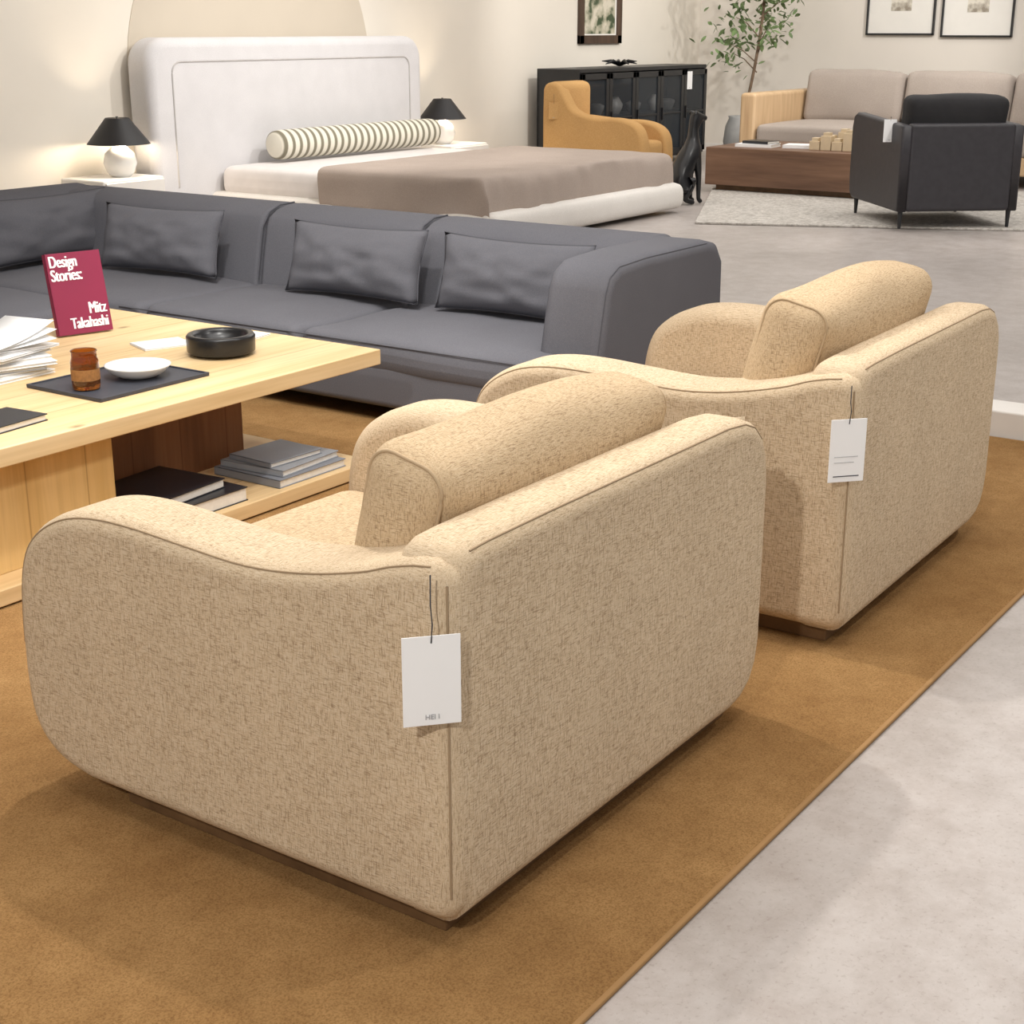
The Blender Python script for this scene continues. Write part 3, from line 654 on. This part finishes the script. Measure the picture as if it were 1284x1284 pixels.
dg=skin("dog_sculpture",P_,E_);dg.location=(12.03,6.50,0.0);dg.rotation_euler=(0,0,math.radians(-25));dg.data.materials.append(M['gloss'])
meta(dg,"black seated hound sculpture standing on the concrete floor","sculpture")
# ---------------------------------------------------------------- plant
PT=Thing("potted_tree",(16.72,8.28,0),"slender green olive-like tree in grey round pot","plant")
PT.add("pot",lathe([(0,0),(.12,0),(.18,.06),(.21,.2),(.19,.38),(.15,.47),(.16,.5),(.13,.5),(.12,.44),(0,.42)],16.72,8.28,0),M['potm'])
tk=[tube(catmull([(16.72,8.28,.42),(16.74,8.2,.8),(16.72,8.12,1.2),(16.78,8.1,1.6),(16.76,8.05,2.2)],4),.018)]
random.seed(3)
tips=[]
for k in range(13):
    z=1.0+k*.10;a=random.uniform(0,6.3);l=random.uniform(.25,.45)
    e=Vector((16.74+l*math.cos(a)*.8,8.15+l*math.sin(a)*.9,z+.22));tips.append(e)
    tk.append(tube([(16.74,8.12,z),(16.74+l*.5*math.cos(a),8.12+l*.5*math.sin(a),z+.15),e],[.008,.006,.003],seg=6))
PT.add("trunk",join(*tk),M['bark'])
lf=[leafs(42,tuple(e),(.13,.14,.13),.052,i+20) for i,e in enumerate(tips)]
PT.add("foliage",join(*lf),M['leaf'],wn=False)
# ---------------------------------------------------------------- taupe sofa on right
RS=Thing("sofa",(15.9,5.6,0),"taupe three-seat sofa with honey oak side panels","sofa")
for a,b_ in ((7.28,7.46),(3.55,3.73)):
    RS.add("armrest",rbox(15.0,16.9,a,b_,.08,.84,.04),M['honey'],label="honey oak arm panel")
RS.add("base",rbox(15.02,16.88,3.73,7.28,.12,.30,.02),M['honey'])
ys=[7.27,6.12,4.95,3.74]
for i in range(3):
    RS.add("seat_cushion",rbox(15.0,16.3,ys[i+1]+.005,ys[i]-.005,.30,.52,.06,(0,0,.03)),M['rtaupe'])
    me=rbox(-.15,.15,-(ys[i]-ys[i+1])/2+.005,(ys[i]-ys[i+1])/2-.005,-.28,.28,.08,(.05,0,.02),wob=.015)
    me.transform(Matrix.Translation((16.35,(ys[i]+ys[i+1])/2,.76))@Matrix.Rotation(math.radians(10),4,'Y'))
    RS.add("back_cushion",me,M['rtaupe'])
RS.add("back_panel",rbox(16.55,16.9,3.73,7.28,.12,.9,.04),M['rtaupe'])
for x,y in ((15.1,7.2),(15.1,3.8),(16.8,7.2),(16.8,3.8)):
    RS.add("foot",rbox(x-.04,x+.04,y-.04,y+.04,0,.13,.005),M['plinth'])
# ---------------------------------------------------------------- low dark table
LT=Thing("low_table",(13.6,6.0,.02),"brown walnut block coffee table on the ivory rug","coffee table")
LT.add("body",rbox(13.1,14.2,5.05,6.85,.07,.42,.008),M['walnut'])
LT.add("plinth",rbox(13.18,14.12,5.13,6.77,.02,.075,.004),M['plinth'])
def fb2(x,y,z,w,d_,t,r,mt,lab):
    return flatbook("book",x,y,z,w,d_,t,r,mt,lab,"books on the dark walnut table")
fb2(13.4,6.45,.4202,.28,.36,.03,.1,M['white'],"white book on the dark walnut table")
fb2(13.42,6.43,.4505,.22,.28,.025,-.1,M['slateb'],"dark book on top of a white book")
fb2(13.5,6.05,.4202,.26,.3,.03,.2,M['white'],"pale book lying on the dark walnut table")
for i,(dx,dy,h) in enumerate(((0,0,.08),(0,.11,.13),(0,.22,.08),(0,-.11,.16),(0,-.22,.10),(.14,.0,.16),(.14,.12,.10))):
    y=5.62+dy
    solo("wooden_block",join(rbox(13.32+dx,13.42+dx,y-.05,y+.05,.42,.42+h,.004),rbox(13.33+dx,13.41+dx,y-.03,y+.03,.42+h-.002,.42+h+.03,.004)),M['block'],(13.37+dx,y,.42),"pale beech wooden block on the dark table","wooden block",group="wooden block cluster on the walnut table")
# ---------------------------------------------------------------- black armchair
D=Vector((.753,.658));Wd=Vector((.658,-.753));Np=Vector((11.37,4.15))-Wd*.13-D*.03
th=math.atan2(Wd.y,Wd.x)
BC=Thing("armchair",(Np.x,Np.y,.02),"black leather armchair with loose dark back cushion","armchair",rot=th)
sd=[(0,.13),(1.08,.13),(1.14,.17),(1.16,.3),(1.16,.70),(1.13,.79),(1.06,.82),(.6,.80),(.08,.78),(.0,.77),(0,.6)]
BC.add("side_panel",rprism(sd,0,.085,.02),M['black'],True)
BC.add("side_panel",rprism(sd,.885,.97,.02),M['black'],True)
BC.add("back_panel",rbox(.07,.90,-.01,.10,.13,.79,.03),M['black'],True)
BC.add("seat",rbox(.085,.885,.1,1.12,.16,.48,.05,(0,0,.02)),M['black'],True)
me=rbox(-.40,.40,-.11,.11,-.26,.26,.07,(.0,.03,.01),wob=.012);me.transform(Matrix.Translation((.475,.2,.73))@Matrix.Rotation(math.radians(6),4,'X'))
BC.add("back_cushion",me,M['blackfab'],True,label="soft black fabric back cushion")
for x,y in ((.05,.05),(.92,.05),(.05,1.08),(.92,1.08)):
    BC.add("leg",lathe([(0,0),(.012,0),(.02,.135),(0,.135)],x,y,-.0,12),M['blackpaint'],True)
c0=Np+D*.22-Wd*.018
tag((c0.x,c0.y,.83),.10,.17,.02,math.radians(-50),False,"white price tag hanging on black armchair side")
tag((16.05,8.636,1.02),.12,.2,.04,0,False,"white price tag hanging on black cabinet door")
# ---------------------------------------------------------------- low white platform at walkway
solo("display_platform",rbox(5.62,5.80,.2,1.75,0,.11,.01),M['drawer'],(5.73,.9,0),"low white display platform on the concrete floor","platform")
# ---------------------------------------------------------------- lights
K=.67
def area(loc,sx,sy,e,col=(1,.985,.965),rot=(0,0,0)):
    L=bpy.data.lights.new("ceiling_light",'AREA');L.shape='RECTANGLE';L.size=sx;L.size_y=sy;L.energy=e*K;L.color=col
    o=bpy.data.objects.new("ceiling_light",L);COL.objects.link(o);o.location=loc;o.rotation_euler=rot
def spot(loc,tgt,e,ang=60,size=.06,col=(1,.97,.925),blend=.6):
    L=bpy.data.lights.new("track_spot",'SPOT');L.energy=e*K;L.spot_size=math.radians(ang);L.spot_blend=blend;L.shadow_soft_size=size;L.color=col
    o=bpy.data.objects.new("track_spot",L);COL.objects.link(o);o.location=loc
    o.rotation_euler=(Vector(tgt)-Vector(loc)).to_track_quat('-Z','Y').to_euler()
area((3,2.5,3.7),4,4,210)
area((12,5,3.7),9,7,420)
area((7,-3,3.7),8,4,110)
spot((-1.4,.4,3.0),(2.4,1.7,.4),470,60,.08)
spot((3.4,3.2,3.6),(2.4,1.9,.3),330,70,.06)
spot((4.8,-.6,3.6),(3.6,1.5,.2),220,70,.06)
spot((2.2,2.0,3.6),(3.2,3.9,.4),320,60,.08)
spot((3.2,3.6,3.6),(5.2,4.4,.4),350,60,.08)
spot((8.0,5.6,3.6),(8.6,9.3,1.2),380,70,.1)
spot((9.8,5.2,3.6),(9.9,8.8,.7),380,60,.1)
spot((14.5,3.5,3.6),(16.6,7.4,1.0),560,60,.1)
spot((12.5,5.5,3.6),(15.2,9.2,1.2),450,60,.1)
spot((10.0,1.5,3.6),(12.6,5,.2),270,70,.1)
w=bpy.data.worlds.new("world");S.world=w;w.use_nodes=True
w.node_tree.nodes["Background"].inputs[0].default_value=(1,.985,.965,1);w.node_tree.nodes["Background"].inputs[1].default_value=.52
# ---------------------------------------------------------------- camera
cm=bpy.data.cameras.new("camera");cm.sensor_width=36;cm.lens=36*1876.2/1284
co=bpy.data.objects.new("camera",cm);COL.objects.link(co);co.location=(0,0,1.5)
co.rotation_euler=(math.radians(90-17.93),0,math.radians(34.80-90));S.camera=co
